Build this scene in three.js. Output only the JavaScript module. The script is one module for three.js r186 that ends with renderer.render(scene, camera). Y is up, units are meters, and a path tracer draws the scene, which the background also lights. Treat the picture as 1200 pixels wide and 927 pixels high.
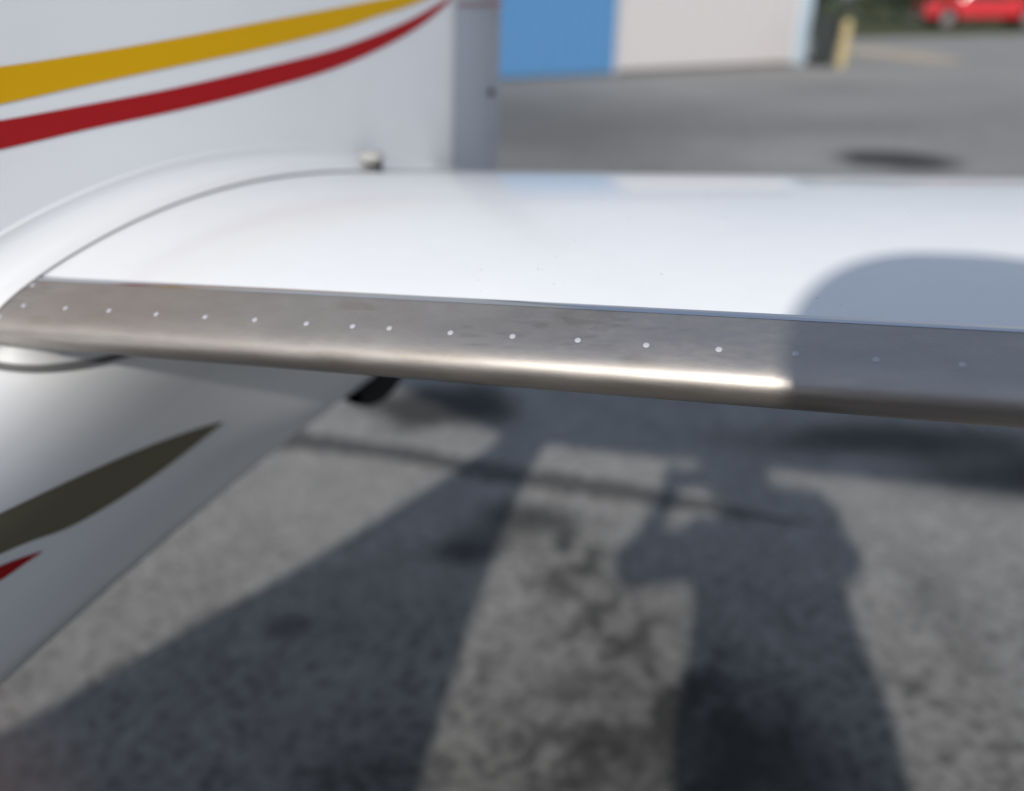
import * as THREE from 'three';
import { mergeGeometries, mergeVertices } from 'three/addons/utils/BufferGeometryUtils.js';
import { RoundedBoxGeometry } from 'three/addons/geometries/RoundedBoxGeometry.js';
import { MarchingCubes } from 'three/addons/objects/MarchingCubes.js';
import { ImprovedNoise } from 'three/addons/math/ImprovedNoise.js';

// ---------------------------------------------------------------- camera, sky, sun, exposure
const EYE = 1.45;                                    // height of the lens above the tarmac
const SKY = 0.50;                                    // radiance of the sky
const scene = new THREE.Scene();
const camera = new THREE.PerspectiveCamera(54.5, 1024 / 791, 0.02, 2500);
camera.position.set(0, EYE, 0);
camera.rotation.order = 'YXZ';
camera.rotation.x = -27.4 * Math.PI / 180;
camera.focus = 0.45; camera.userData.fStop = 2.45;   // close focus on the leading edge
const SUN_AZ = 14.78 * Math.PI / 180, SUN_EL = 32.2 * Math.PI / 180;   // the sun stands behind the viewer's left shoulder
const toSun = new THREE.Vector3(-Math.sin(SUN_AZ) * Math.cos(SUN_EL), Math.sin(SUN_EL), Math.cos(SUN_AZ) * Math.cos(SUN_EL));
const skyNoise = new ImprovedNoise();
{ // pale summer sky with broken high cloud, a little brighter round the sun
  const w = 1024, h = 512, d = new Float32Array(w * h * 4), v = new THREE.Vector3();
  for (let j = 0; j < h; j++) for (let i = 0; i < w; i++) {
    const el = ((j + 0.5) / h - 0.5) * Math.PI, az = ((i + 0.5) / w - 0.5) * 2 * Math.PI;
    v.set(Math.cos(el) * Math.cos(az), Math.sin(el), Math.cos(el) * Math.sin(az));
    const up = Math.max(0, v.y), q = 1 / (up + 0.22), hz = Math.exp(-up * 3.2), glow = Math.max(0, v.dot(toSun)) ** 6;
    let n = 0, a = 0.5, f = 1.1; for (let o = 0; o < 5; o++) { n += a * skyNoise.noise(v.x * q * f + 3.1, 1.7 + o, v.z * q * f - 2.2); a *= 0.5; f *= 2.1; }
    const cl = Math.min(1, Math.max(0, (n + 0.10) / 0.42)) * Math.min(1, up * 6 + 0.15) * 0.85;
    const sc = SKY * (1 + 0.7 * glow), k = (j * w + i) * 4;
    for (let c = 0; c < 3; c++) {
      const clear = [0.42, 0.56, 0.84][c] * (1 - hz) + [0.86, 0.93, 1.02][c] * hz, cloud = [1.02, 1.05, 1.10][c];
      d[k + c] = v.y > -0.02 ? sc * (clear * (1 - cl) + cloud * cl) : SKY * [0.36, 0.36, 0.36][c];
    }
    d[k + 3] = 1;
  }
  const t = new THREE.DataTexture(d, w, h, THREE.RGBAFormat, THREE.FloatType); t.mapping = THREE.EquirectangularReflectionMapping; t.magFilter = THREE.LinearFilter; t.needsUpdate = true;
  scene.background = t; scene.environment = t;
}
const sun = new THREE.DirectionalLight(new THREE.Color(1, 0.955, 0.885), 3.55);
sun.name = 'sun'; sun.position.copy(toSun).multiplyScalar(60); sun.castShadow = true;
sun.shadow.mapSize.set(4096, 4096); sun.shadow.radius = 2;
Object.assign(sun.shadow.camera, { left: -30, right: 30, top: 30, bottom: -30, near: 1, far: 160 });
scene.add(sun, sun.target);
const renderer = new THREE.WebGLRenderer({ antialias: true });
renderer.toneMapping = THREE.LinearToneMapping;
renderer.toneMappingExposure = 1.1;
renderer.shadowMap.enabled = true;

// ---------------------------------------------------------------- helpers
let seed = 20417;
const rnd = () => { seed = (seed * 1664525 + 1013904223) >>> 0; return seed / 4294967296; };
const rr = (a, b) => a + (b - a) * rnd();
const perlin = new ImprovedNoise();
const nz = (x, y, z = 0.37) => perlin.noise(x, y, z);
const fbm = (x, y, o = 4, z = 0.37) => { let s = 0, a = 0.5; for (let i = 0; i < o; i++) { s += a * nz(x, y, z + i * 7.1); x = x * 2.03 + 3.1; y = y * 2.03 - 1.7; a *= 0.5; } return s; };
const clamp = (x, a, b) => Math.min(b, Math.max(a, x));
const sstep = (a, b, x) => { const t = clamp((x - a) / (b - a), 0, 1); return t * t * (3 - 2 * t); };
const lerp = (a, b, t) => a + (b - a) * t;
const V = (x, y, z) => new THREE.Vector3(x, y, z);
const lin = (r, g, b) => new THREE.Color().setRGB(r, g, b);
function tag(o, label, category, group) { o.userData = { ...o.userData, label, category }; if (group) o.userData.group = group; return o; }
function thing(name, at, label, category, group) { const o = new THREE.Group(); o.name = name; o.position.copy(at); scene.add(o); return tag(o, label, category, group); }
// geometry is given in world axes; it is moved into the axes of its thing
function obj(name, geos, mat, parent = scene) {
  let g = Array.isArray(geos) ? (geos.length > 1 ? mergeGeometries(geos.map((q) => { const c = q.index ? q.toNonIndexed() : q.clone(); for (const k of Object.keys(c.attributes)) if (!['position', 'normal', 'uv'].includes(k)) c.deleteAttribute(k); return c; })) : geos[0]) : geos;
  let root = parent; const off = V(0, 0, 0);
  while (root && root !== scene) { off.add(root.position); root = root.parent; }
  if (off.lengthSq() > 0) { g = g.clone(); g.translate(-off.x, -off.y, -off.z); }
  const m = new THREE.Mesh(g, mat); m.name = name; m.castShadow = m.receiveShadow = true; parent.add(m); return m;
}
function struct(name, geos, mat) { const m = obj(name, geos, mat); m.userData.kind = 'structure'; return m; }
// a sheet of (nu x nv) points; fn(s, t) gives the point, uv(s, t) metres
function sheet(nu, nv, fn, uv) {
  const p = [], t = [], ix = [];
  for (let j = 0; j <= nv; j++) for (let i = 0; i <= nu; i++) { const q = fn(i / nu, j / nv); p.push(q.x, q.y, q.z); const w = uv ? uv(i / nu, j / nv) : [i / nu, j / nv]; t.push(w[0], w[1]); }
  for (let j = 0; j < nv; j++) for (let i = 0; i < nu; i++) { const a = j * (nu + 1) + i, b = a + 1, c = a + nu + 1, d = c + 1; ix.push(a, b, d, a, d, c); }
  const g = new THREE.BufferGeometry();
  g.setAttribute('position', new THREE.Float32BufferAttribute(p, 3)); g.setAttribute('uv', new THREE.Float32BufferAttribute(t, 2)); g.setIndex(ix); g.computeVertexNormals();
  return g;
}
// as sheet, joined at s = 0 and s = 1 so that shading runs round
function ring(nu, nv, fn) {
  const p = [], t = [], ix = [];
  for (let j = 0; j <= nv; j++) for (let i = 0; i < nu; i++) { const q = fn(i / nu, j / nv); p.push(q.x, q.y, q.z); t.push(i / nu, j / nv); }
  for (let j = 0; j < nv; j++) for (let i = 0; i < nu; i++) { const a = j * nu + i, b = j * nu + (i + 1) % nu, c = a + nu, d = b + nu; ix.push(a, b, d, a, d, c); }
  const g = new THREE.BufferGeometry();
  g.setAttribute('position', new THREE.Float32BufferAttribute(p, 3)); g.setAttribute('uv', new THREE.Float32BufferAttribute(t, 2)); g.setIndex(ix); g.computeVertexNormals();
  return g;
}
const box = (w, h, d, x, y, z, ry = 0, r = 0) => { const g = r ? new RoundedBoxGeometry(w, h, d, 2, r) : new THREE.BoxGeometry(w, h, d); if (ry) g.rotateY(ry); g.translate(x, y, z); return g; };
const cyl = (r0, r1, h, x, y, z, n = 24) => { const g = new THREE.CylinderGeometry(r0, r1, h, n); g.translate(x, y, z); return g; };
function noiseTexture(n, fn, rx, ry, srgb = false) {
  const d = new Uint8Array(n * n * 4);
  for (let j = 0; j < n; j++) for (let i = 0; i < n; i++) { const v = fn(i / n, j / n), k = (j * n + i) * 4; const c = Array.isArray(v) ? v : [v, v, v]; for (let q = 0; q < 3; q++) d[k + q] = clamp(c[q] * 255, 0, 255); d[k + 3] = 255; }
  const t = new THREE.DataTexture(d, n, n, THREE.RGBAFormat);
  t.wrapS = t.wrapT = THREE.RepeatWrapping; t.magFilter = THREE.LinearFilter; t.minFilter = THREE.LinearMipmapLinearFilter; t.generateMipmaps = true;
  t.repeat.set(rx, ry); if (srgb) t.colorSpace = THREE.SRGBColorSpace; t.needsUpdate = true; return t;
}
// noise that repeats with period 1
const tn = (u, v, f, z) => { const x = u * f, y = v * f; const a = u, b = v; return (nz(x, y, z) * (1 - a) + nz(x - f, y, z) * a) * (1 - b) + (nz(x, y - f, z) * (1 - a) + nz(x - f, y - f, z) * a) * b; };

// ---------------------------------------------------------------- materials
const M = {};
const paintTex = noiseTexture(256, (u, v) => 0.955 + 0.05 * tn(u, v, 5, 1.3) + 0.03 * tn(u, v, 19, 4.2), 1.3, 1.3);
const waveTex = noiseTexture(256, (u, v) => 0.5 + 0.35 * tn(u, v, 6, 3.3) + 0.15 * tn(u, v, 17, 8.8), 1.6, 1.6);
// a film of dust and a few specks on the upper skin
const dustTex = noiseTexture(1024, (u, v) => { const s = tn(u, v, 150, 6.6) > 0.46 && tn(u, v, 40, 2.1) > 0.1 ? 0.72 : 1, q = (0.95 + 0.035 * tn(u, v, 5, 1.3) + 0.025 * tn(u, v, 24, 4.2)) * s; return [q, q, q * 0.995]; }, 2, 2);
const paint = (c, o = {}) => new THREE.MeshPhysicalMaterial({ color: c, roughness: 0.42, metalness: 0, clearcoat: 1, clearcoatRoughness: 0.09, ...o });
M.white = paint(lin(0.84, 0.85, 0.855), { map: paintTex, bumpMap: waveTex, bumpScale: 0.0006 });
M.whiteTail = paint(lin(0.76, 0.775, 0.79), { map: dustTex, bumpMap: waveTex, bumpScale: 0.0006, clearcoat: 0.75, clearcoatRoughness: 0.16 });
M.whiteShell = paint(lin(0.72, 0.725, 0.73), { map: paintTex, clearcoatRoughness: 0.12 });
const film = { clearcoat: 0.08, specularIntensity: 0.25, roughness: 0.55 };
M.yellow = paint(lin(0.68, 0.375, 0.002), film);
M.red = paint(lin(0.37, 0.009, 0.012), film);
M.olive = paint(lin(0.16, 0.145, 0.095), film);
M.rudder = paint(lin(0.42, 0.45, 0.5), { clearcoat: 0.6, clearcoatRoughness: 0.15 });
const grain = noiseTexture(512, () => 0.5 + (rnd() - 0.5) * 0.7, 14, 14);
const metalTone = noiseTexture(1024, (u, v) => {
  const st = sstep(0.12, 0.40, tn(u, v * 0.6, 9, 3.9)), run = sstep(0.15, 0.35, tn(u, v, 26, 7.3) * tn(u, v, 3, 1.9) * 2.5);
  const q = 0.90 + 0.09 * tn(u, v, 6, 2.2) + 0.09 * tn(u, v * 0.5, 23, 5.5) + 0.05 * tn(u, v, 120, 9.5) + (rnd() - 0.5) * 0.13 - 0.10 * st - 0.09 * run;
  return [q, q * (0.985 - 0.02 * st), q * (0.965 - 0.05 * st)];
}, 2, 9);
const metalRough = noiseTexture(512, (u, v) => 0.88 + 0.16 * tn(u, v, 7, 4.4) + 0.16 * tn(u, v, 31, 8.1) + (rnd() - 0.5) * 0.08, 3, 9);
M.titan = new THREE.MeshStandardMaterial({ color: lin(0.45, 0.42, 0.395), metalness: 0.88, roughness: 0.52, roughnessMap: metalRough, map: metalTone, bumpMap: grain, bumpScale: 0.00006 });
M.flange = new THREE.MeshStandardMaterial({ color: lin(0.66, 0.66, 0.67), metalness: 1, roughness: 0.14 });
M.rivet = new THREE.MeshStandardMaterial({ color: lin(0.44, 0.44, 0.48), metalness: 0.2, roughness: 0.75 });
M.eye = new THREE.MeshStandardMaterial({ color: lin(0.8, 0.8, 0.82), roughness: 0.3 });
M.cap = new THREE.MeshStandardMaterial({ color: lin(0.34, 0.335, 0.32), roughness: 0.8 });
M.seal = new THREE.MeshStandardMaterial({ color: lin(0.52, 0.52, 0.53), roughness: 0.7 });
M.sealDark = new THREE.MeshStandardMaterial({ color: lin(0.12, 0.12, 0.125), roughness: 0.7 });
M.rubber = new THREE.MeshStandardMaterial({ color: lin(0.006, 0.006, 0.007), roughness: 0.85 });
M.steel = new THREE.MeshStandardMaterial({ color: lin(0.45, 0.45, 0.46), metalness: 1, roughness: 0.35 });
M.darkGlass = new THREE.MeshPhysicalMaterial({ color: lin(0.02, 0.025, 0.03), roughness: 0.05, clearcoat: 1 });

// ---------------------------------------------------------------- the tarmac
const asphaltTex = noiseTexture(1024, (u, v) => {
  const g = rnd();
  const c = 0.62 + 0.14 * tn(u, v, 18, 7.7) + 0.22 * tn(u, v, 36, 1.1) + 0.30 * tn(u, v, 80, 2.7) + (g - 0.5) * 0.24 + (g > 0.985 ? 0.28 : 0);
  return [c, c * 0.985, c * 0.96];
}, 1, 1);
M.asphalt = new THREE.MeshStandardMaterial({ vertexColors: true, roughness: 0.92, map: asphaltTex, bumpMap: asphaltTex, bumpScale: 0.004 });
const blob = (x, f, cx, cf, rx, rf, soft = 0.5, wob = 0.35) => { const d = Math.hypot((x - cx) / rx, (f - cf) / rf) + wob * fbm(x * 3.1 / Math.max(rx, 0.25) * 0.6, f * 3.1 / Math.max(rx, 0.25) * 0.6, 3, cx); return 1 - sstep(1 - soft, 1 + soft * 0.4, d); };
function tarmacTone(x, f) {
  const far = Math.hypot(x, f);
  let k = 1 + 0.20 * fbm(x * 0.5, f * 0.5, 4, 3.3) + (far < 12 ? 0.22 * fbm(x * 7, f * 7, 4, 9.1) : 0);
  if (far < 6) {
    // oil spots and worn patches beside the two shadows, painted shade, one unseen patch
    const mott = sstep(-0.10, 0.10, fbm(x * 11, f * 11, 5, 1.9) + 0.35 * fbm(x * 38, f * 38, 3, 4.1));
    const speck = sstep(0.02, 0.18, fbm(x * 34, f * 34, 4, 5.9) + 0.3 * fbm(x * 6, f * 6, 3, 2.6));
    const near = 1 - sstep(1.1, 2.1, f);
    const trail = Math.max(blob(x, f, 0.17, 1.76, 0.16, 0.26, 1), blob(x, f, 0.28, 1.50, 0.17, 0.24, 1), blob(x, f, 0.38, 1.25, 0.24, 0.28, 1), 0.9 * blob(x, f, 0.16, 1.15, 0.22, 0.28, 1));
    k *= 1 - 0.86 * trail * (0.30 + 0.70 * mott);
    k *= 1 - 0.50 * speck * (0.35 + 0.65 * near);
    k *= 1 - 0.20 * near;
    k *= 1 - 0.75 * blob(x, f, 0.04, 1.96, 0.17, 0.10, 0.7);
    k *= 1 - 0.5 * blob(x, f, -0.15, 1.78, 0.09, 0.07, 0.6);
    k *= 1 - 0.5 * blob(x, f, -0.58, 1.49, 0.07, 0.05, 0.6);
    k *= 1 - 0.84 * blob(x, f, -0.27, 2.72, 0.36, 0.22, 0.6, 0.6);  // ragged oil stain with the far tailplane's shadow painted into it
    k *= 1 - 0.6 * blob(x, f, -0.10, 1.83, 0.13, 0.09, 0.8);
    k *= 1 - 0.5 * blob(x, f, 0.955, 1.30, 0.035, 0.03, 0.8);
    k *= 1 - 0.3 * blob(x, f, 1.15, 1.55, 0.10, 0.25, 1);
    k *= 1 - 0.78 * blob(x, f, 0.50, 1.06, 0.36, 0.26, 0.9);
    k *= 1 - 0.6 * blob(x, f, -0.05, 0.45, 0.34, 0.42, 0.8);  // unseen dark patch, added to dim light bounced under the metal nose
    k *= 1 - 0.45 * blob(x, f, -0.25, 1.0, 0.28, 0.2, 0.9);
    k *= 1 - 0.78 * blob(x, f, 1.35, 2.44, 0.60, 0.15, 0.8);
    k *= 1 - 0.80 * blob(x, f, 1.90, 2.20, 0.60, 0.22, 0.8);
  }
  if (far > 4) {
    k *= 1 - 0.88 * blob(x, f, 3.85, 7.95, 0.66, 0.6, 0.4, 0.25);
    k *= 1 + 0.30 * fbm(x * 0.35 + f * 0.1, f * 1.1, 4, 6.6);
    k *= 1 - 0.42 * blob(x, f, 0.2, 10.5, 2.6, 4.5, 0.9);
    k *= 1 - 0.18 * blob(x, f, 3.0, 10.5, 2.6, 1.2, 0.9);
    k *= 1 - 0.20 * blob(x, f, 6.2, 15.5, 1.2, 1.0, 0.9);
    k *= 1 + 0.12 * blob(x, f, 8, 18, 5, 3, 0.9) + 0.10 * blob(x, f, 16, 28, 8, 9, 0.9);
  }
  return Math.max(0.1, k);
}
{
  const axis = (lo, hi, step, far, grow) => { const a = []; for (let x = lo; x <= hi + 1e-6; x += step) a.push(x); let s = step, x = a[a.length - 1]; while (x < far) { s *= grow; x += s; a.push(x); } return a; };
  const xr = axis(0, 1.25, 0.009, 700, 1.035), xs = [...xr.slice(1).reverse().map((x) => -x), ...xr];
  const fs = [...axis(-0.8, 0, 0.1, 300, 1.3).map((f) => -f).reverse().filter((f) => f < 0.7), ...axis(0.8, 2.4, 0.009, 1200, 1.022)];
  const p = [], c = [], t = [], ix = [], W = xs.length;
  for (const f of fs) for (const x of xs) {
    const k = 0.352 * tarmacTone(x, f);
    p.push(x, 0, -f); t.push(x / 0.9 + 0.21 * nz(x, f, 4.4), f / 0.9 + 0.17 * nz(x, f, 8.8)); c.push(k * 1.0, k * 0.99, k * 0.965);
  }
  for (let j = 0; j < fs.length - 1; j++) for (let i = 0; i < W - 1; i++) { const a = j * W + i, b = a + 1, d = a + W; ix.push(a, b, d + 1, a, d + 1, d); }
  const g = new THREE.BufferGeometry();
  g.setAttribute('position', new THREE.Float32BufferAttribute(p, 3)); g.setAttribute('uv', new THREE.Float32BufferAttribute(t, 2)); g.setAttribute('color', new THREE.Float32BufferAttribute(c, 3)); g.setIndex(ix); g.computeVertexNormals();
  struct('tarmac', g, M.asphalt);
}
// tar-filled joint that crosses the tarmac below the tailplane
{
  const pts = [[-3.2, 2.98], [-1.6, 2.64], [-0.78, 2.43], [-0.36, 2.33], [0, 2.2], [0.34, 2.11], [0.75, 1.98], [0.95, 1.92]].map(([x, f]) => V(x, 0.004, -f));
  const curve = new THREE.CatmullRomCurve3(pts);
  const L = curve.getLength();
  M.tar = new THREE.MeshStandardMaterial({ color: lin(0.07, 0.069, 0.066), roughness: 0.75, bumpMap: asphaltTex, bumpScale: 0.003 });
  struct('tarmac_joint', sheet(420, 3, (s, t) => {
    const q = curve.getPointAt(s), d = curve.getTangentAt(s), w = (0.050 - 0.046 * sstep(0.86, 1, s)) * (1 + 0.7 * fbm(s * L * 6, 2.2, 4) + 0.5 * nz(s * L * 31, t < 0.5 ? 1 : 7));
    return V(q.x - d.z * w * (0.5 - t) * 2, 0.004, q.z + d.x * w * (0.5 - t) * 2);
  }, (s, t) => [s * L, t * 0.05]), M.tar);
}

// ---------------------------------------------------------------- the aeroplane
// axes of the fuselage: u aft along the centre line, l out towards the viewer's side, y up
const AX = 27.75 * Math.PI / 180, ax = [Math.sin(AX), Math.cos(AX)], nx = [Math.cos(AX), -Math.sin(AX)], C0 = [-0.419, 0.691];
const W = (u, l, y) => V(C0[0] + u * ax[0] + l * nx[0], y, -(C0[1] + u * ax[1] + l * nx[1]));
const toUL = (p) => { const dx = p.x - C0[0], df = -p.z - C0[1]; return [dx * ax[0] + df * ax[1], dx * nx[0] + df * nx[1]]; };
const naca = (x, t) => { x = clamp(x, 0, 1); return 5 * t * (0.2969 * Math.sqrt(x) - 0.126 * x - 0.3516 * x * x + 0.2843 * x ** 3 - 0.1036 * x ** 4); };
const finLE = (y) => -0.45 + (y - 1.2) * 0.45, finTE = (y) => 0.87 + (y - 1.2) * 0.05, finHinge = (y) => 0.664 + (y - 1.216) * 0.11;
const finLat = (u, y) => { const c = finTE(y) - finLE(y); return naca((u - finLE(y)) / c, 0.06) * c; };
const fw0 = (u) => 0.051 - 0.223 * u + 0.057 * u * u;
const fusW = (u) => (u > -1.55 ? 0.02 + 0.5 * (fw0(u) + Math.sqrt(fw0(u) ** 2 + 0.0008)) : 0.555 + 0.02 * sstep(-1.55, -2.2, u)) * (u < -4.4 ? Math.sqrt(Math.max(0.06, 1 - ((-4.4 - u) / 1.3) ** 2)) : 1);
const fusB = (u) => u > -1 ? 0.915 + 0.018 * u + 0.037 * u * u : lerp(0.934, 0.68, sstep(-1, -2.6, u)) + (u < -4.4 ? 0.28 * ((-4.4 - u) / 1.3) ** 2 : 0);
const fusT = (u) => u > -1.4 ? 1.195 + 0.113 * Math.min(u, 0.1) : lerp(1.037, 1.62, sstep(-1.8, -3.0, u)) - 0.36 * sstep(-3.6, -4.5, u) - (u < -4.4 ? 0.22 * ((-4.4 - u) / 1.3) ** 2 : 0);
const EX = 0.62;
function fusLat(u, y) { const zc = (fusB(u) + fusT(u)) / 2, hh = (fusT(u) - fusB(u)) / 2, s = clamp(Math.abs(y - zc) / hh, 0, 1) ** (1 / EX); return fusW(u) * Math.sqrt(Math.max(0, 1 - s * s)) ** EX; }
const bodyLat = (u, y) => Math.max(fusLat(u, y), y > 1.0 && u > finLE(y) ? finLat(u, y) : 0);

const plane = thing('light_aeroplane', W(-2.6, 0, 0), 'white light aeroplane with yellow and red stripes, tailplane reaching across the view', 'aeroplane');
// fuselage
{
  const us = []; for (let u = -5.65; u <= 0.5601; u += 0.045) us.push(Math.min(u, 0.56));
  const n = us.length - 1;
  const g = ring(96, n, (s, t) => {
    const u = us[Math.round(t * n)], zc = (fusB(u) + fusT(u)) / 2, hh = (fusT(u) - fusB(u)) / 2, th = -s * Math.PI * 2, c = Math.cos(th), q = Math.sin(th);
    const end = u > 0.5 ? 1 - 0.5 * ((u - 0.5) / 0.06) ** 2 : 1;
    return W(u, fusW(u) * Math.sign(c) * Math.abs(c) ** EX * end, zc + hh * Math.sign(q) * Math.abs(q) ** EX * end);
  });
  const cap = (u) => { const pts = []; const zc = (fusB(u) + fusT(u)) / 2; return ring(48, 3, (s, t) => { const th = s * Math.PI * 2; const w = fusW(u) * 0.9 * (1 - t) + 1e-4, hh = (fusT(u) - fusB(u)) / 2 * 0.9 * (1 - t) + 1e-4; return W(u + (u > 0 ? 0.0 : 0), w * Math.cos(th), zc + hh * Math.sin(th)); }); };
  obj('fuselage', [g, cap(0.555), cap(-5.64)], M.white, plane);
}
// a strip of paint film that follows the skin: rows of [u, y of the upper edge, y of the lower edge]
function stripe(name, rows, lat, mat, parent, lift = 0.0006) {
  const up = new THREE.CatmullRomCurve3(rows.map((r) => V(r[0], r[1], 0))), lo = new THREE.CatmullRomCurve3(rows.map((r) => V(r[3] ?? r[0], r[2], 0)));
  return obj(name, sheet(80, 6, (s, t) => { const a = up.getPoint(s), b = lo.getPoint(s), u = lerp(a.x, b.x, t), y = lerp(a.y, b.y, t); return W(u, lat(u, y) + lift, y); }), mat, parent);
}
const skinFin = (side) => (s, t) => { const y = lerp(1.0, 2.35, t), a = finLE(y), b = finHinge(y), c = (1 - Math.cos(s * Math.PI)) / 2 * 0.5 + s * s * 0.5, u = lerp(a, b, c); return W(u, side * finLat(u, y), y); };
const fin = obj('tail_fin', [sheet(70, 60, skinFin(1)), sheet(70, 60, skinFin(-1)),
  sheet(1, 40, (s, t) => { const y = lerp(1.0, 2.35, t), u = finHinge(y); return W(u, (s * 2 - 1) * finLat(u, y), y); }),
  sheet(40, 2, (s, t) => { const y = 2.35, u = lerp(finLE(y), finHinge(y), s); return W(u, (t * 2 - 1) * finLat(u, y), y); })], M.white, plane);
const YS = [[-0.30, 1.402, 1.364], [-0.15, 1.399, 1.366], [-0.03, 1.402, 1.376], [0.05, 1.4075, 1.3838], [0.14, 1.415, 1.3915], [0.256, 1.426, 1.4012], [0.406, 1.4399, 1.4172], [0.48, 1.4471, 1.4285], [0.54, 1.453, 1.4367], [0.60, 1.459, 1.4468], [0.655, 1.4655, 1.457]];
const RS = [[-0.30, 1.360, 1.334], [-0.15, 1.361, 1.337], [-0.04, 1.3638, 1.343], [0.036, 1.3674, 1.348], [0.129, 1.3724, 1.3523], [0.246, 1.3817, 1.3601], [0.399, 1.3962, 1.3757], [0.559, 1.4229, 1.4073], [0.645, 1.4436, 1.4335], [0.679, 1.4525, 1.4475]];
stripe('stripe', YS, finLat, M.yellow, fin);
stripe('stripe', RS, finLat, M.red, fin);
// bright lip of the fin skin over the rudder gap
obj('hinge_lip', sheet(3, 40, (s, t) => { const y = lerp(1.2, 2.34, t), u = finHinge(y) - 0.012 + s * 0.024; return W(u, finLat(u, y) + 0.0028 - 0.004 * s * s, y); }), M.white, plane);
// rudder, turned a little away
const RT = -7 * Math.PI / 180;
const rudPt = (s, side, y) => { const h = finHinge(y) + 0.012, c = finTE(y) + 0.02 - h, w = finLat(h, y); const d = s * c, l = side * (w * (1 - s) + 0.003 * s + 0.004 * Math.sin(s * Math.PI)); return [h + d * Math.cos(RT) - l * Math.sin(RT) * 0, l * Math.cos(RT) + d * Math.sin(RT), y]; };
const rudder = obj('rudder', [1, -1].map((sd) => sheet(12, 60, (s, t) => W(...rudPt(s, sd, lerp(0.99, 2.33, t))))).concat([0, 1].map((s0) => sheet(2, 30, (s, t) => W(...rudPt(s0, s * 2 - 1, lerp(0.99, 2.33, t))))), [sheet(10, 2, (s, t) => W(...rudPt(s, t * 2 - 1, 2.33)))]), M.rudder, plane);
M.pink = paint(lin(0.36, 0.20, 0.22));
obj('stripe', sheet(12, 3, (s, t) => { const q = rudPt(s, 1, lerp(1.437, 1.443, t)); q[1] += 0.0007; return W(...q); }), M.pink, rudder);  // thin reddish strip: a reflection on the rudder, put in as colour
{ const q = rudPt(0.72, 1, 1.303), p = W(q[0], q[1] + 0.002, q[2]); const g = new THREE.SphereGeometry(0.007, 12, 8); g.translate(p.x, p.y, p.z); obj('bolt', g, M.rubber, rudder); }

// tailplane: sections along the fuselage axis between the leading edge and the hinge line
const LEf = (x) => V(x, EYE - 0.1975 + 0.0664 * (x - 0.06), -(0.401 - 0.3136 * (x - 0.06)));
const TEf = (x) => V(x, EYE - 0.265 + 0.0664 * (x + 0.09), -(1.2 - 0.375 * (x + 0.09)));
const atLat = (fn, l) => { const A = fn(0), B = fn(1), la = toUL(A)[1], lb = toUL(B)[1]; return A.lerp(B, (l - la) / (lb - la)); };
const profUp = (x) => naca(x, 0.09) + (x < 0.75 ? 0.026 * Math.sin(Math.PI * (x / 0.75) ** 0.7) ** 2 : 0);
const HX = 0.70;                                      // hinge at 70 % of the chord
function sec(l) { const a = atLat(LEf, l), b = atLat(TEf, l), c = a.distanceTo(b) / HX; return { a, b, c }; }
function stabPt(l, xi, side, out = 0, S = sec(l)) {
  const p = S.a.clone().lerp(S.b, xi / HX), y = side > 0 ? profUp(xi) : naca(xi, 0.09);
  const e = 1e-4 + xi * 0.01, x1 = Math.max(0, xi - e), x2 = xi + e, f = (x) => side > 0 ? profUp(x) : naca(x, 0.09);
  const slope = (f(x2) - f(x1)) / (x2 - x1), k = 1 / Math.hypot(1, slope);
  const dir = S.b.clone().sub(S.a).normalize();
  p.y += side * (y * S.c + out * k);
  p.addScaledVector(dir, -out * slope * k);
  return p;
}
// k from -1 (lower) over 0 (leading edge) to 1 (upper); xm: how far along the chord
const wrap = (l, k, xm, out, S) => stabPt(l, Math.abs(k) ** 2 * xm, k >= 0 ? 1 : -1, out, S);
const mirrorPt = (p) => { const [u, l] = toUL(p); return W(u, -l, p.y); };
const SPAN = 1.75, XP = 0.041, PAN = 0.0012;
const secs = new Map(); const secAt = (l) => { const k = l.toFixed(5); if (!secs.has(k)) secs.set(k, sec(l)); return secs.get(k); };
const tipShrink = (l) => l > SPAN - 0.12 ? Math.sqrt(Math.max(0.02, 1 - ((l - SPAN + 0.12) / 0.12) ** 2)) : 1;
function skin(x0, x1, l0, l1, out, nk, nl, fix = (p) => p) {
  return sheet(nk, nl, (s, t) => { const l = lerp(l0, l1, t), k = lerp(x0, x1, s); const p = wrap(l, k, HX, out, secAt(l)); const w = tipShrink(l); if (w < 1) { const S = secAt(l), ch = S.a.clone().lerp(S.b, clamp(k * k, 0, 1)); p.y = lerp(ch.y, p.y, w); } return fix(p); }, (s, t) => [lerp(x0, x1, s) * 0.7, lerp(l0, l1, t)]);
}
const tail = obj('tailplane', [skin(-1, 1, 0.02, SPAN, 0, 160, 70), sheet(2, 30, (s, t) => { const l = lerp(0.02, SPAN, t), S = secAt(l), w = tipShrink(l); const p = S.b.clone(); p.y += (s * 2 - 1) * naca(HX, 0.09) * S.c * w; return p; })], M.whiteTail, plane);
obj('tailplane', [skin(-1, 1, 0.02, SPAN, 0, 60, 40, mirrorPt), sheet(2, 30, (s, t) => { const l = lerp(0.02, SPAN, t), S = secAt(l); const p = S.b.clone(); p.y += (s * 2 - 1) * naca(HX, 0.09) * S.c * tipShrink(l); return mirrorPt(p); })], M.white, plane);
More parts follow.
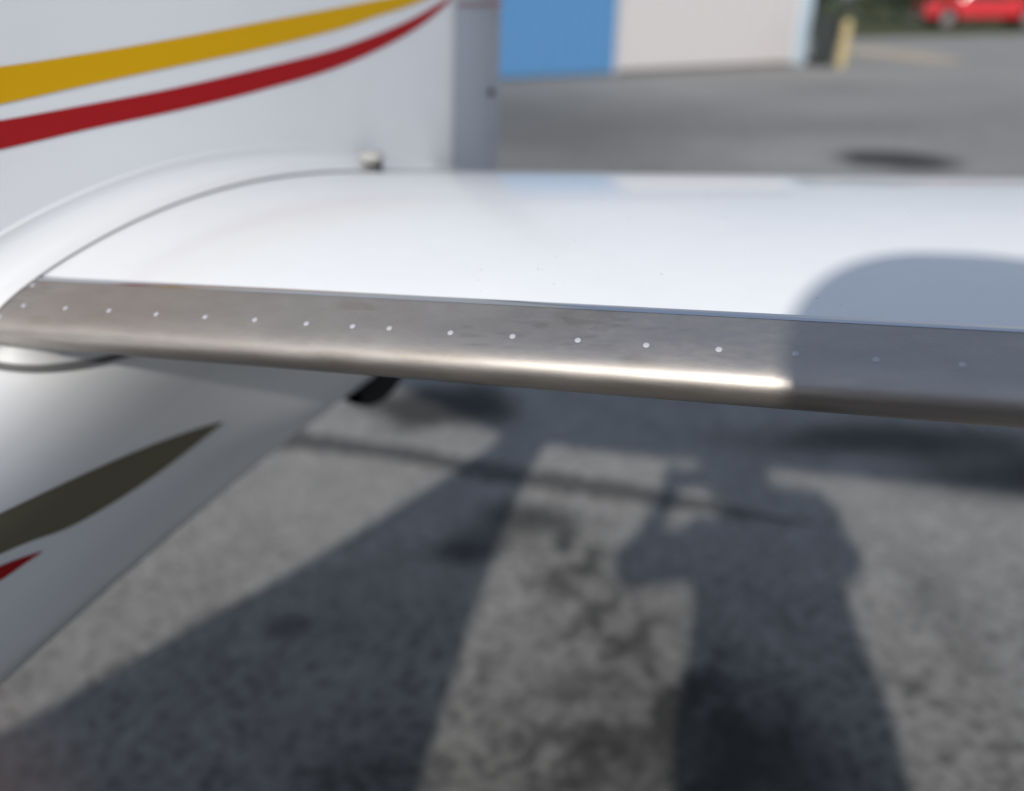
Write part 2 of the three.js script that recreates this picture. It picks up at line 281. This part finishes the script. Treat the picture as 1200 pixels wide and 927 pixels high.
// elevators hang down a little behind the hinge
const elevPt = (l, x, side) => { const S = secAt(l), d = S.b.clone().sub(S.a).normalize(), h = S.b.clone().addScaledVector(d, 0.012), c = S.c * (1 - HX) - 0.012, an = -0.26; const q = x * c, yy = side * (naca(HX + x * (1 - HX), 0.09) * S.c * 0.9 * tipShrink(l) + 0.001); h.addScaledVector(d, q * Math.cos(an)); h.y += q * Math.sin(an) + yy; return h; };
for (const fix of [(p) => p, mirrorPt])
  obj('elevator', [1, -1].map((sd) => sheet(12, 40, (s, t) => fix(elevPt(lerp(0.09, SPAN, t), s, sd)))).concat([0, 1].map((x) => sheet(2, 30, (s, t) => fix(elevPt(lerp(0.09, SPAN, t), x, s * 2 - 1))))), M.white, plane);
// porous metal de-icing panel round the nose of the tailplane
const kp = Math.sqrt(XP / HX);
const L0 = 0.079;
const panelRootL = (k) => L0 + 0.0;
const panelGeo = (fix, l0) => { const g = sheet(90, 160, (s, t) => { const l = lerp(l0, SPAN - 0.2, t), k = lerp(-kp * 1.05, kp, s); return fix(wrap(l, k, HX, PAN, secAt(l))); }, (s, t) => [lerp(l0, SPAN, t), s * 0.12]); return g; };
const deice = obj('de_icing_panel', panelGeo((p) => p, L0), M.titan, plane);
obj('de_icing_panel', panelGeo(mirrorPt, 0.08), M.titan, plane);
const flangeL = (l) => sheet(4, 0 + 160, (s, t) => { const q = lerp(L0, SPAN - 0.2, t), k0 = kp, k1 = kp * 1.075; const k = lerp(k0, k1, s); return wrap(q, k, HX, PAN * (1 - s) + 0.0002 + 0.0004 * Math.sin(s * Math.PI), secAt(q)); });
obj('panel_edge', flangeL(), M.flange, deice);
{
  const g = new THREE.SphereGeometry(0.0020, 10, 6, 0, Math.PI * 2, 0, Math.PI / 2); g.scale(1, 0.28, 1);
  const ls = [0.105, 0.145, 0.185, 0.227, 0.268, 0.308, 0.348, 0.382, 0.408]; for (let l = 0.450; l < 1.5; l += 0.0402) ls.push(l);
  const spots = ls.map((l, i) => [l, 0.0153 + (i % 3) * 0.0002]); spots.push([0.091, 0.036], [0.091, 0.006]);
  for (const [l, xi] of spots) {
    const p = stabPt(l, xi, 1, PAN), q1 = stabPt(l, xi + 0.002, 1, PAN), q2 = stabPt(l + 0.004, xi, 1, PAN);
    const nrm = q2.sub(p).cross(q1.sub(p)).normalize(); if (nrm.y < 0) nrm.negate();
    const h = g.clone().applyQuaternion(new THREE.Quaternion().setFromUnitVectors(V(0, 1, 0), nrm)); h.translate(p.x, p.y, p.z);
    obj('rivet', h, M.rivet, deice);
  }
}
// root fairing: a concave collar between the tailplane and the fuselage
const LS = 0.085, FH = 0.025, fh = (k) => FH * (1 - 0.93 * sstep(0.80, 0.97, k)) * (k < 0 ? 0.86 : 1);
function collar(fix, side) {
  const S = secAt(LS);
  const loop = (k) => { const p = wrap(LS, k, HX, 0.0016, S), o = wrap(LS, k, HX, fh(k), S), a = toUL(p), b = toUL(o); return { p, u0: a[0], y0: p.y, u1: b[0], y1: o.y }; };
  const fn = (s, t) => {
    const k = lerp(-1, 1, s), q = loop(k), th = Math.min(1, t / 0.94) * Math.PI / 2, w = 1 - Math.cos(th);
    const u = lerp(q.u0, q.u1, w), y = lerp(q.y0, q.y1, w), lo = bodyLat(q.u1, q.y1) + 0.002;
    let l = lerp(LS, lo, Math.sin(th) ** (k < 0 ? 0.42 : 0.8)); if (t > 0.94) l = lo - 0.004 * (t - 0.94) / 0.06;
    const end = t > 0.94 ? (t - 0.94) / 0.06 * 0.0012 : 0;
    return fix(W(u, l, y + Math.sign(k) * end));
  };
  return sheet(180, 28, fn);
}
const fairing = obj('root_fairing', collar((p) => p), M.whiteShell, plane);
obj('root_fairing', collar(mirrorPt), M.whiteShell, plane);
const seamGeo = sheet(180, 2, (s, t) => { const k = lerp(-1, 1, s); return wrap(LS + t * 0.0011, k, HX, 0.0018, secAt(LS + t * 0.0011)); });
obj('seal_strip', seamGeo, M.seal, fairing);
// lower edge of the fairing: dark sealant line on the fuselage side
obj('seal_strip', sheet(120, 2, (s, t) => { const k = lerp(-0.75, -0.02, s), S = secAt(LS), o = wrap(LS, k, HX, FH * 0.86 + t * 0.005, S), a = toUL(o); return W(a[0], bodyLat(a[0], o.y) + 0.0028, o.y); }), M.sealDark, fairing);
// small white fitting with a dark foot at the root
{
  const p = W(0.412, 0.05, 1.256);
  const foot = obj('antenna_foot', cyl(0.0135, 0.0135, 0.016, p.x, p.y - 0.005, p.z), M.rubber, plane);
  const g = new THREE.LatheGeometry([[0.012, 0], [0.0165, 0.004], [0.0165, 0.008], [0.012, 0.0125], [0, 0.0145]].map(([a, b]) => new THREE.Vector2(a, b)), 24); g.translate(p.x, p.y + 0.003, p.z);
  obj('antenna_cap', g, M.cap, foot);
}
// lower stripes
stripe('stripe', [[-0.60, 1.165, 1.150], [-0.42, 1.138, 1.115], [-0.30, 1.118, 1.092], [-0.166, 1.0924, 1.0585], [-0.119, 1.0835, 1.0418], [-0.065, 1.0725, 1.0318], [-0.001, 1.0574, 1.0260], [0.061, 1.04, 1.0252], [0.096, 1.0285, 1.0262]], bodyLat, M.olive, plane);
stripe('stripe', [[-0.60, 1.145, 1.125], [-0.30, 1.088, 1.066], [-0.187, 1.0548, 1.0425], [-0.165, 1.0468, 1.0405], [-0.148, 1.0395, 1.0387]], bodyLat, M.red, plane);
// rubber tail bumper under the end of the fuselage
{
  const g = ring(24, 24, (s, t) => { const u = lerp(0.375, 0.535, t), d = 0.05 * Math.sin(Math.PI * clamp(t * 0.9 + 0.06, 0, 1)) ** 0.7, th = -s * Math.PI * 2; return W(u, 0.024 * Math.cos(th) * (1 - 0.35 * t), fusB(u) - 0.004 + Math.sin(th) * d * (Math.sin(th) < 0 ? 1 : 0.4)); });
  obj('tail_bumper', g, M.rubber, plane);
}
// wings, wheels and nose lie behind the viewer
for (const sd of [1, -1]) {
  obj('wing', [1, -1].map((v) => sheet(30, 20, (s, t) => { const x = s * s, l = lerp(0.3, 5.2, t), c = lerp(1.5, 1.05, t); return W(-3.75 + t * 0.15 + x * c, sd * l, 0.80 + t * 0.42 + v * naca(x, 0.14) * c); })), M.white, plane);
  const leg = obj('wheel_leg', cyl(0.035, 0.03, 0.55, ...W(-2.85, sd * 1.25, 0.55).toArray()), M.steel, plane);
  const g = new THREE.TorusGeometry(0.16, 0.075, 14, 32); g.rotateY(AX * -1 + Math.PI / 2); const wp = W(-2.85, sd * 1.25, 0.235); g.translate(wp.x, wp.y, wp.z); obj('tyre', g, M.rubber, leg);
}
{ const leg = obj('wheel_leg', cyl(0.035, 0.03, 0.55, ...W(-4.7, 0, 0.5).toArray()), M.steel, plane); const g = new THREE.TorusGeometry(0.13, 0.065, 14, 32); g.rotateY(-AX + Math.PI / 2); const wp = W(-4.7, 0, 0.195); g.translate(wp.x, wp.y, wp.z); obj('tyre', g, M.rubber, leg); }
obj('windscreen', sheet(30, 16, (s, t) => { const u = lerp(-3.75, -2.2, s), y = lerp(1.32, fusT(u) - 0.05, t); return W(u, fusLat(u, y) + 0.003, y); }), M.darkGlass, plane);

// ---------------------------------------------------------------- the photographer, who stands behind the viewer and throws the shadow
function field(bones, lo, hi, res, kk) {
  const mc = new MarchingCubes(res, new THREE.MeshStandardMaterial(), false, false, 400000);
  mc.isolation = 0;
  const B = bones.map(([a, b, r0, r1]) => { const d = [b[0] - a[0], b[1] - a[1], b[2] - a[2]]; return [a, d, d[0] ** 2 + d[1] ** 2 + d[2] ** 2 || 1e-9, r0, r1]; });
  const n = res, h = n / 2;
  for (let k = 0; k < n; k++) for (let j = 0; j < n; j++) for (let i = 0; i < n; i++) {
    const x = lerp(lo[0], hi[0], (i / h - 1) / 2 + 0.5), y = lerp(lo[1], hi[1], (j / h - 1) / 2 + 0.5), z = lerp(lo[2], hi[2], (k / h - 1) / 2 + 0.5);
    let m = 1e9;
    for (const [a, d, dd, r0, r1] of B) {
      const px = x - a[0], py = y - a[1], pz = z - a[2], t = clamp((px * d[0] + py * d[1] + pz * d[2]) / dd, 0, 1);
      const e = Math.hypot(px - t * d[0], py - t * d[1], pz - t * d[2]) - lerp(r0, r1, t);
      if (m > 1e8) m = e; else { const q = Math.max(kk - Math.abs(m - e), 0) / kk; m = Math.min(m, e) - q * q * kk * 0.25; }
    }
    mc.field[i + j * n + k * n * n] = -m;
  }
  mc.update();
  const c = mc.count, g = new THREE.BufferGeometry(), P = new Float32Array(c * 3);
  for (let i = 0; i < c; i++) for (let q = 0; q < 3; q++) P[i * 3 + q] = lerp(lo[q], hi[q], (mc.positionArray[i * 3 + q] + 1) / 2);
  g.setAttribute('position', new THREE.BufferAttribute(P, 3)); g.setAttribute('uv', new THREE.BufferAttribute(new Float32Array(c * 2), 2));
  const out = mergeVertices(g, 1e-5); out.computeVertexNormals(); return out;
}
M.skin = new THREE.MeshStandardMaterial({ color: lin(0.42, 0.25, 0.18), roughness: 0.6 });
M.shirt = new THREE.MeshStandardMaterial({ color: lin(0.10, 0.12, 0.16), roughness: 0.9 });
M.trousers = new THREE.MeshStandardMaterial({ color: lin(0.05, 0.06, 0.09), roughness: 0.9 });
M.hair = new THREE.MeshStandardMaterial({ color: lin(0.03, 0.02, 0.015), roughness: 0.8 });
M.shoe = new THREE.MeshStandardMaterial({ color: lin(0.02, 0.02, 0.02), roughness: 0.6 });
{
  // joints, z grows towards the viewer's back
  const J = { neck: [0.145, 1.58, 0.33], head: [0.085, 1.655, 0.29], shL: [-0.005, 1.455, 0.42], shR: [0.335, 1.475, 0.31], elL: [-0.155, 1.245, 0.17], elR: [0.452, 1.255, 0.16], wrL: [-0.055, 1.385, 0.06], wrR: [0.20, 1.395, 0.075], chest: [0.175, 1.36, 0.35], waist: [0.20, 1.10, 0.33], hip: [0.21, 0.95, 0.33], hpL: [0.10, 0.90, 0.33], hpR: [0.32, 0.90, 0.33], knL: [0.08, 0.50, 0.30], knR: [0.34, 0.50, 0.30], anL: [0.06, 0.09, 0.35], anR: [0.36, 0.09, 0.35] };
  const person = thing('person', V(0.21, 0, 0.33), 'person holding up a phone whose shadow falls on the tarmac beside the tail', 'person');
  const bodyBones = [
    [J.chest, J.neck, 0.10, 0.06], [J.neck, [0.12, 1.615, 0.31], 0.062, 0.06], [[0.12, 1.615, 0.31], J.head, 0.065, 0.085], [J.head, [0.08, 1.68, 0.30], 0.088, 0.086], [[0.085, 1.58, 0.235], [0.085, 1.62, 0.24], 0.04, 0.05],
    [[0.083, 1.635, 0.20], [0.083, 1.615, 0.187], 0.012, 0.016],
    [J.chest, J.shL, 0.11, 0.065], [J.chest, J.shR, 0.11, 0.065], [J.chest, J.waist, 0.14, 0.13], [J.waist, J.hip, 0.14, 0.15],
    [J.shL, J.elL, 0.056, 0.043], [J.elL, J.wrL, 0.043, 0.028], [J.shR, J.elR, 0.056, 0.043], [J.elR, J.wrR, 0.043, 0.028],
    [J.hpL, J.knL, 0.09, 0.058], [J.knL, J.anL, 0.056, 0.038], [J.hpR, J.knR, 0.09, 0.058], [J.knR, J.anR, 0.056, 0.038], [J.anL, [0.05, 0.05, 0.18], 0.04, 0.03], [J.anR, [0.37, 0.05, 0.18], 0.04, 0.03]];
  const main = field(bodyBones, [-0.35, -0.05, -0.08], [0.65, 1.95, 0.62], 120, 0.05);
  // hands: palm, four fingers closed round the ends of the phone, thumb on its back
  const hand = (wr, sx, px) => {
    const b = [], pal = [px, wr[1] + 0.035, 0.035];
    b.push([wr, pal, 0.027, 0.03], [pal, [pal[0], pal[1] + 0.03, 0.028], 0.028, 0.02]);
    for (let i = 0; i < 4; i++) { const y = pal[1] - 0.022 + i * 0.0205, L = [0.8, 0.95, 1, 0.92][i], k0 = [pal[0], y, 0.03], k1 = [pal[0] + sx * 0.012, y + 0.003, 0.008], k2 = [pal[0] - sx * 0.006 * L, y + 0.004, -0.004 - 0.006], k3 = [pal[0] - sx * 0.022 * L, y + 0.004, -0.013]; b.push([k0, k1, 0.0105, 0.0095], [k1, k2, 0.0095, 0.0085], [k2, k3, 0.0085, 0.0075]); }
    b.push([[pal[0], pal[1] - 0.015, 0.04], [pal[0] - sx * 0.03, pal[1] + 0.005, 0.036], 0.014, 0.011], [[pal[0] - sx * 0.03, pal[1] + 0.005, 0.036], [pal[0] - sx * 0.052, pal[1] + 0.018, 0.031], 0.011, 0.009]);
    return field(b, [Math.min(wr[0], px) - 0.075, wr[1] - 0.05, -0.045], [Math.max(wr[0], px) + 0.075, wr[1] + 0.13, 0.125], 60, 0.008);
  };
  obj('body', [main, hand(J.wrL, -1, -0.045), hand(J.wrR, 1, 0.155)], M.skin, person);
  const ears = [-1, 1].map((s) => { const g = new THREE.SphereGeometry(0.026, 12, 10); g.scale(0.35, 1, 0.65); g.translate(0.082 + s * 0.088, 1.645, 0.30); return g; });
  obj('ear', ears[0], M.skin, person); obj('ear', ears[1], M.skin, person);
  for (const s of [-1, 1]) { const g = new THREE.SphereGeometry(0.012, 12, 10); g.translate(0.083 + s * 0.032, 1.655, 0.211); obj('eye', g, M.eye, person); }
  { const g = new THREE.SphereGeometry(0.02, 12, 8); g.scale(1.1, 0.25, 0.35); g.translate(0.085, 1.575, 0.19); obj('mouth', g, new THREE.MeshStandardMaterial({ color: lin(0.3, 0.1, 0.09), roughness: 0.6 }), person); }
  obj('hair', field([[[0.08, 1.683, 0.305], [0.082, 1.64, 0.33], 0.100, 0.096], [[0.06, 1.688, 0.26], [0.13, 1.684, 0.31], 0.076, 0.09]], [-0.09, 1.52, 0.12], [0.24, 1.90, 0.47], 50, 0.03), M.hair, person);
  obj('shirt', field([[[0.17, 1.56, 0.335], [0.34, 1.475, 0.31], 0.07, 0.075], [J.chest, [0.15, 1.50, 0.34], 0.125, 0.085], [J.chest, J.shL, 0.128, 0.08], [J.chest, J.shR, 0.128, 0.08], [[0.11, 1.36, 0.36], [0.10, 1.0, 0.34], 0.13, 0.12], [[0.26, 1.36, 0.33], [0.31, 1.0, 0.33], 0.13, 0.13], [[0.10, 1.0, 0.34], [0.10, 0.86, 0.34], 0.12, 0.125], [[0.31, 1.0, 0.33], [0.33, 0.86, 0.33], 0.13, 0.13], [J.shL, [-0.12, 1.30, 0.235], 0.075, 0.066], [J.shR, [0.43, 1.295, 0.20], 0.075, 0.068]], [-0.3, 0.68, 0.0], [0.6, 1.72, 0.62], 80, 0.05), M.shirt, person);
  obj('trousers', field([[J.hip, J.hpL, 0.16, 0.12], [J.hip, J.hpR, 0.16, 0.12], [J.hpL, J.knL, 0.115, 0.078], [J.knL, [0.06, 0.09, 0.34], 0.078, 0.066], [J.hpR, J.knR, 0.115, 0.078], [J.knR, [0.36, 0.09, 0.34], 0.078, 0.066]], [-0.12, -0.02, 0.05], [0.55, 1.15, 0.6], 80, 0.04), M.trousers, person);
  for (const s of [0, 1]) obj('shoe', field([[[0.06 + s * 0.30, 0.055, 0.38], [0.05 + s * 0.32, 0.045, 0.16], 0.055, 0.046], [[0.06 + s * 0.30, 0.02, 0.39], [0.05 + s * 0.32, 0.02, 0.15], 0.042, 0.04]], [-0.04 + s * 0.3, -0.03, 0.06], [0.18 + s * 0.3, 0.16, 0.48], 40, 0.02), M.shoe, person);

  // the phone, its lens just behind the view point
  const phone = thing('phone', V(0.055, EYE - 0.03, 0.02), 'phone held sideways in two hands, making the notch in the shadow', 'phone');
  const tilt = -27.4 * Math.PI / 180;
  const put = (g, x, y, z) => { g.translate(x, y, z); g.rotateX(tilt); g.translate(0, EYE, 0); return g; };
  obj('phone_case', put(new RoundedBoxGeometry(0.158, 0.074, 0.008, 3, 0.0035), 0.055, -0.018, 0.020), M.rubber, phone);
  obj('screen', put(new THREE.BoxGeometry(0.150, 0.068, 0.001), 0.055, -0.018, 0.0246), M.darkGlass, phone);
  const lz = new THREE.CylinderGeometry(0.007, 0.007, 0.003, 24); lz.rotateX(Math.PI / 2); obj('lens', put(lz, 0, 0, 0.0146), M.steel, phone);
}

// ---------------------------------------------------------------- the hangar behind
const HQ = Math.atan2(0.4757, 0.88);
const hc = [7.12, 20.42];                            // its right front corner
const HW = (s, y, d) => V(hc[0] - s * 0.88 - d * 0.4757, y, -(hc[1] - s * 0.4757 + d * 0.88));   // s leftwards along the front, d into the building
M.blue = new THREE.MeshStandardMaterial({ color: lin(0.085, 0.235, 0.46), roughness: 0.55, map: paintTex });
M.hangarWhite = new THREE.MeshStandardMaterial({ color: lin(0.58, 0.55, 0.55), roughness: 0.6, map: paintTex });
M.trim = new THREE.MeshStandardMaterial({ color: lin(0.42, 0.52, 0.60), roughness: 0.5 });
M.roof = new THREE.MeshStandardMaterial({ color: lin(0.35, 0.36, 0.38), roughness: 0.5, metalness: 0.4 });
M.concrete = new THREE.MeshStandardMaterial({ color: lin(0.27, 0.255, 0.22), roughness: 0.9, map: asphaltTex });
{
  const h = thing('aircraft_hangar', HW(0, 0, 0), 'hangar with blue ribbed metal wall and large white sliding door', 'hangar');
  const ribs = (s0, s1, y0, y1, d, pitch) => { const n = Math.round((s1 - s0) / pitch), pr = []; for (let i = 0; i < n; i++) { const a = s0 + i * pitch; pr.push([a, 0], [a + pitch * 0.62, 0], [a + pitch * 0.72, 0.008], [a + pitch * 0.92, 0.008]); } pr.push([s1, 0]); const q = []; const g = sheet(pr.length - 1, 1, (s, t) => { const [a, e] = pr[Math.round(s * (pr.length - 1))]; return HW(a, lerp(y0, y1, t), d - e); }, (s, t) => [lerp(s0, s1, s), lerp(y0, y1, t)]).toNonIndexed(); g.computeVertexNormals(); return g; };
  obj('wall', [ribs(5.6, 16, 0.03, 5.4, 0, 0.3)], M.blue, h);
  const slab = (s0, s1, y0, y1, d0, d1) => { const c = HW((s0 + s1) / 2, (y0 + y1) / 2, (d0 + d1) / 2); return box(s1 - s0, y1 - y0, d1 - d0, c.x, c.y, c.z, HQ); };
  obj('wall', [slab(0, 16, 0, 5.4, 11.8, 12), slab(0, 0.15, 0, 5.4, 0.3, 11.8), slab(15.85, 16, 0, 5.4, 0.3, 11.8)], M.blue, h);
  const door = obj('sliding_door', [ribs(0.26, 5.58, 0.06, 4.4, 0.1, 0.38)], M.hangarWhite, h);
  obj('door_rail', slab(0.2, 5.6, 4.4, 4.52, -0.02, 0.14), M.trim, door);
  obj('lintel', slab(0.15, 5.6, 4.52, 5.4, 0.0, 0.12), M.blue, h);
  obj('corner_trim', [slab(0, 0.26, 0, 5.4, -0.04, 0.3)], M.trim, h);
  obj('door_post', [slab(5.56, 5.62, 0, 4.52, -0.03, 0.1)], M.hangarWhite, h);
  obj('roof', [slab(-0.3, 16.3, 5.4, 5.6, -0.4, 12.3)], M.roof, h);
  // pale concrete sill in front
  const sill = sheet(40, 2, (s, t) => HW(lerp(-0.4, 16, s), 0.008, lerp(0.4, -0.55 - 0.1 * nz(s * 30, 3), t)), (s, t) => [s * 16, t]);
  struct('concrete_apron', sill, M.concrete);
}
// things beside the hangar corner
M.postYellow = new THREE.MeshStandardMaterial({ color: lin(0.42, 0.34, 0.17), roughness: 0.6 });
{
  const p = V(7.56, 0, -19.2), b = thing('bollard', p, 'yellow steel bollard beside the white hangar corner', 'bollard');
  obj('post', new THREE.CylinderGeometry(0.11, 0.11, 0.9, 24).translate(p.x, 0.45, p.z), M.postYellow, b);
  obj('cap', new THREE.SphereGeometry(0.11, 24, 10, 0, Math.PI * 2, 0, Math.PI / 2).translate(p.x, 0.9, p.z), M.postYellow, b);
  obj('base_plate', cyl(0.17, 0.18, 0.03, p.x, 0.015, p.z), M.concrete, b);
  const q = V(7.32, 0, -19.75), t = thing('rubbish_bin', q, 'dark wheeled bin standing between hangar corner and yellow bollard', 'bin');
  M.bin = new THREE.MeshStandardMaterial({ color: lin(0.03, 0.035, 0.035), roughness: 0.6 });
  const tub = new THREE.CylinderGeometry(0.36, 0.27, 0.95, 4, 1); tub.rotateY(Math.PI / 4); tub.translate(q.x, 0.55, q.z); obj('tub', tub, M.bin, t);
  obj('lid', box(0.54, 0.06, 0.58, q.x, 1.05, q.z, 0, 0.02), M.bin, t);
  obj('handle', cyl(0.02, 0.02, 0.4, 0, 0, 0).rotateZ(Math.PI / 2).translate(q.x, 1.03, q.z - 0.34), M.bin, t);
  for (const s of [-1, 1]) obj('wheel', new THREE.CylinderGeometry(0.1, 0.1, 0.05, 20).rotateZ(Math.PI / 2).translate(q.x + s * 0.22, 0.1, q.z - 0.22), M.rubber, t);
}
// bare earth and rough grass beyond the tarmac
M.earth = new THREE.MeshStandardMaterial({ color: lin(0.62, 0.53, 0.40), roughness: 0.95, map: asphaltTex });
M.turf = new THREE.MeshStandardMaterial({ color: lin(0.085, 0.10, 0.03), roughness: 0.95, map: asphaltTex });
const patch = (cx, cf, rx, rf, y, sd) => { const n = 64; return ring(n, 6, (s, t) => { const a = -s * Math.PI * 2, k = (1 - t) * (1 + 0.22 * fbm(Math.cos(a) * 1.7, Math.sin(a) * 1.7, 3, sd)) + 1e-3; return V(cx + Math.cos(a) * rx * k, y, -(cf + Math.sin(a) * rf * k)); }); };
struct('bare_earth', patch(10.95, 24.2, 1.1, 3.4, 0.006, 2.2), M.earth);
struct('grass_verge', sheet(60, 4, (s, t) => { const x = lerp(11.5, 60, s); return V(x, 0.01, -lerp(33.5 + 0.42 * (x - 13) + nz(x * 0.7, 1) * 0.8, 120, t)); }, (s, t) => [s * 48, t * 80]), M.turf);

// belt of trees and shrubs: a far dark mass
M.leaf = new THREE.MeshStandardMaterial({ vertexColors: false, color: lin(0.045, 0.068, 0.028), roughness: 0.8, side: THREE.DoubleSide });
{
  const leaf = new THREE.BufferGeometry();
  leaf.setAttribute('position', new THREE.Float32BufferAttribute([0, -0.5, 0, 0.28, 0, 0.06, 0, 0.5, 0, -0.28, 0, 0.06], 3)); leaf.setAttribute('uv', new THREE.Float32BufferAttribute([0, 0, 1, 0, 1, 1, 0, 1], 2)); leaf.setIndex([0, 1, 2, 0, 2, 3]); leaf.computeVertexNormals();
  const N = 42000, im = new THREE.InstancedMesh(leaf, M.leaf, N), m = new THREE.Matrix4(), qn = new THREE.Quaternion(), e = new THREE.Euler();
  const clumps = []; for (let i = 0; i < 240; i++) { const x = rr(10, 66), f = 44 + 0.42 * (x - 13) + rr(-0.5, 4.5); clumps.push([x, rr(0.3, 1) * (3.2 + 2.2 * nz(x * 0.3, 5)), f, rr(0.7, 1.7), rr(0.55, 1.35)]); }
  for (let i = 0; i < N; i++) {
    const c = clumps[i % 240]; let a, b, d; do { a = rr(-1, 1); b = rr(-1, 1); d = rr(-1, 1); } while (a * a + b * b + d * d > 1);
    e.set(rr(0, 6.3), rr(0, 6.3), rr(0, 6.3)); qn.setFromEuler(e); const s = rr(0.18, 0.42);
    m.compose(V(c[0] + a * c[3] * 1.2, Math.max(0.1, c[1] + b * c[3]), -(c[2] + d * c[3])), qn, V(s, s, s)); im.setMatrixAt(i, m);
    const k = c[4] * rr(0.7, 1.3); im.setColorAt(i, new THREE.Color().setRGB(k * (rnd() < 0.06 ? 2.2 : 1), k, k * 0.9));
  }
  im.name = 'tree_belt'; im.userData.kind = 'stuff'; im.castShadow = im.receiveShadow = true;
  tag(im, 'dark green belt of trees and shrubs beyond the tarmac', 'trees'); scene.add(im);
}
// red pickup truck far off at the right
{
  const at = V(25.2, 0, -46), car = thing('pickup_truck', at, 'red pickup truck parked far off at the edge of the tarmac', 'truck');
  M.carRed = paint(lin(0.55, 0.012, 0.02));
  M.hub = new THREE.MeshStandardMaterial({ color: lin(0.35, 0.3, 0.3), metalness: 0.5, roughness: 0.3 });
  const yaw = -0.12, place = (g) => { g.scale(1.15, 1.15, 1.15); g.rotateY(yaw); g.translate(at.x, at.y, at.z); return g; };
  const sh = new THREE.Shape();
  [[-2.75, 0.5], [-2.78, 0.95], [-2.6, 1.05], [-1.35, 1.15], [-0.75, 1.72], [0.65, 1.76], [0.85, 1.14], [2.7, 1.14], [2.75, 0.5]].forEach(([x, y], i) => i ? sh.lineTo(x, y) : sh.moveTo(x, y));
  sh.lineTo(2.2, 0.5); sh.absarc(1.75, 0.5, 0.45, 0, Math.PI, false); sh.lineTo(-1.35, 0.5); sh.absarc(-1.8, 0.5, 0.45, 0, Math.PI, false); sh.lineTo(-2.75, 0.5);
  obj('body', place(new THREE.ExtrudeGeometry(sh, { depth: 1.75, bevelEnabled: true, bevelSize: 0.05, bevelThickness: 0.05, bevelSegments: 2 }).translate(0, 0, -0.875)), M.carRed, car);
  const win = new THREE.Shape(); [[-1.1, 1.2], [-0.7, 1.64], [0.55, 1.67], [0.68, 1.2]].forEach(([x, y], i) => i ? win.lineTo(x, y) : win.moveTo(x, y));
  for (const s of [1, -1]) obj('side_window', place(new THREE.ExtrudeGeometry(win, { depth: 0.02, bevelEnabled: false }).translate(0, 0, s > 0 ? 0.925 : -0.945)), M.darkGlass, car);
  for (const x of [-1.8, 1.75]) for (const s of [1, -1]) {
    const w = obj('wheel', place(new THREE.CylinderGeometry(0.4, 0.4, 0.26, 28).rotateX(Math.PI / 2).translate(x, 0.4, s * 0.78)), M.rubber, car);
    obj('rim', place(new THREE.CylinderGeometry(0.27, 0.27, 0.02, 24).rotateX(Math.PI / 2).translate(x, 0.4, s * 0.918)), M.hub, w);
  }
  obj('bumper', place(box(0.12, 0.18, 1.8, -2.82, 0.58, 0, 0, 0.04)), M.hub, car);
  for (const s of [1, -1]) obj('headlight', place(box(0.06, 0.16, 0.3, -2.8, 0.86, s * 0.68, 0, 0.02)), M.hub, car);
  obj('tail_gate', place(box(0.05, 0.5, 1.6, 2.8, 0.85, 0, 0, 0.02)), M.carRed, car);
}
renderer.render(scene, camera);
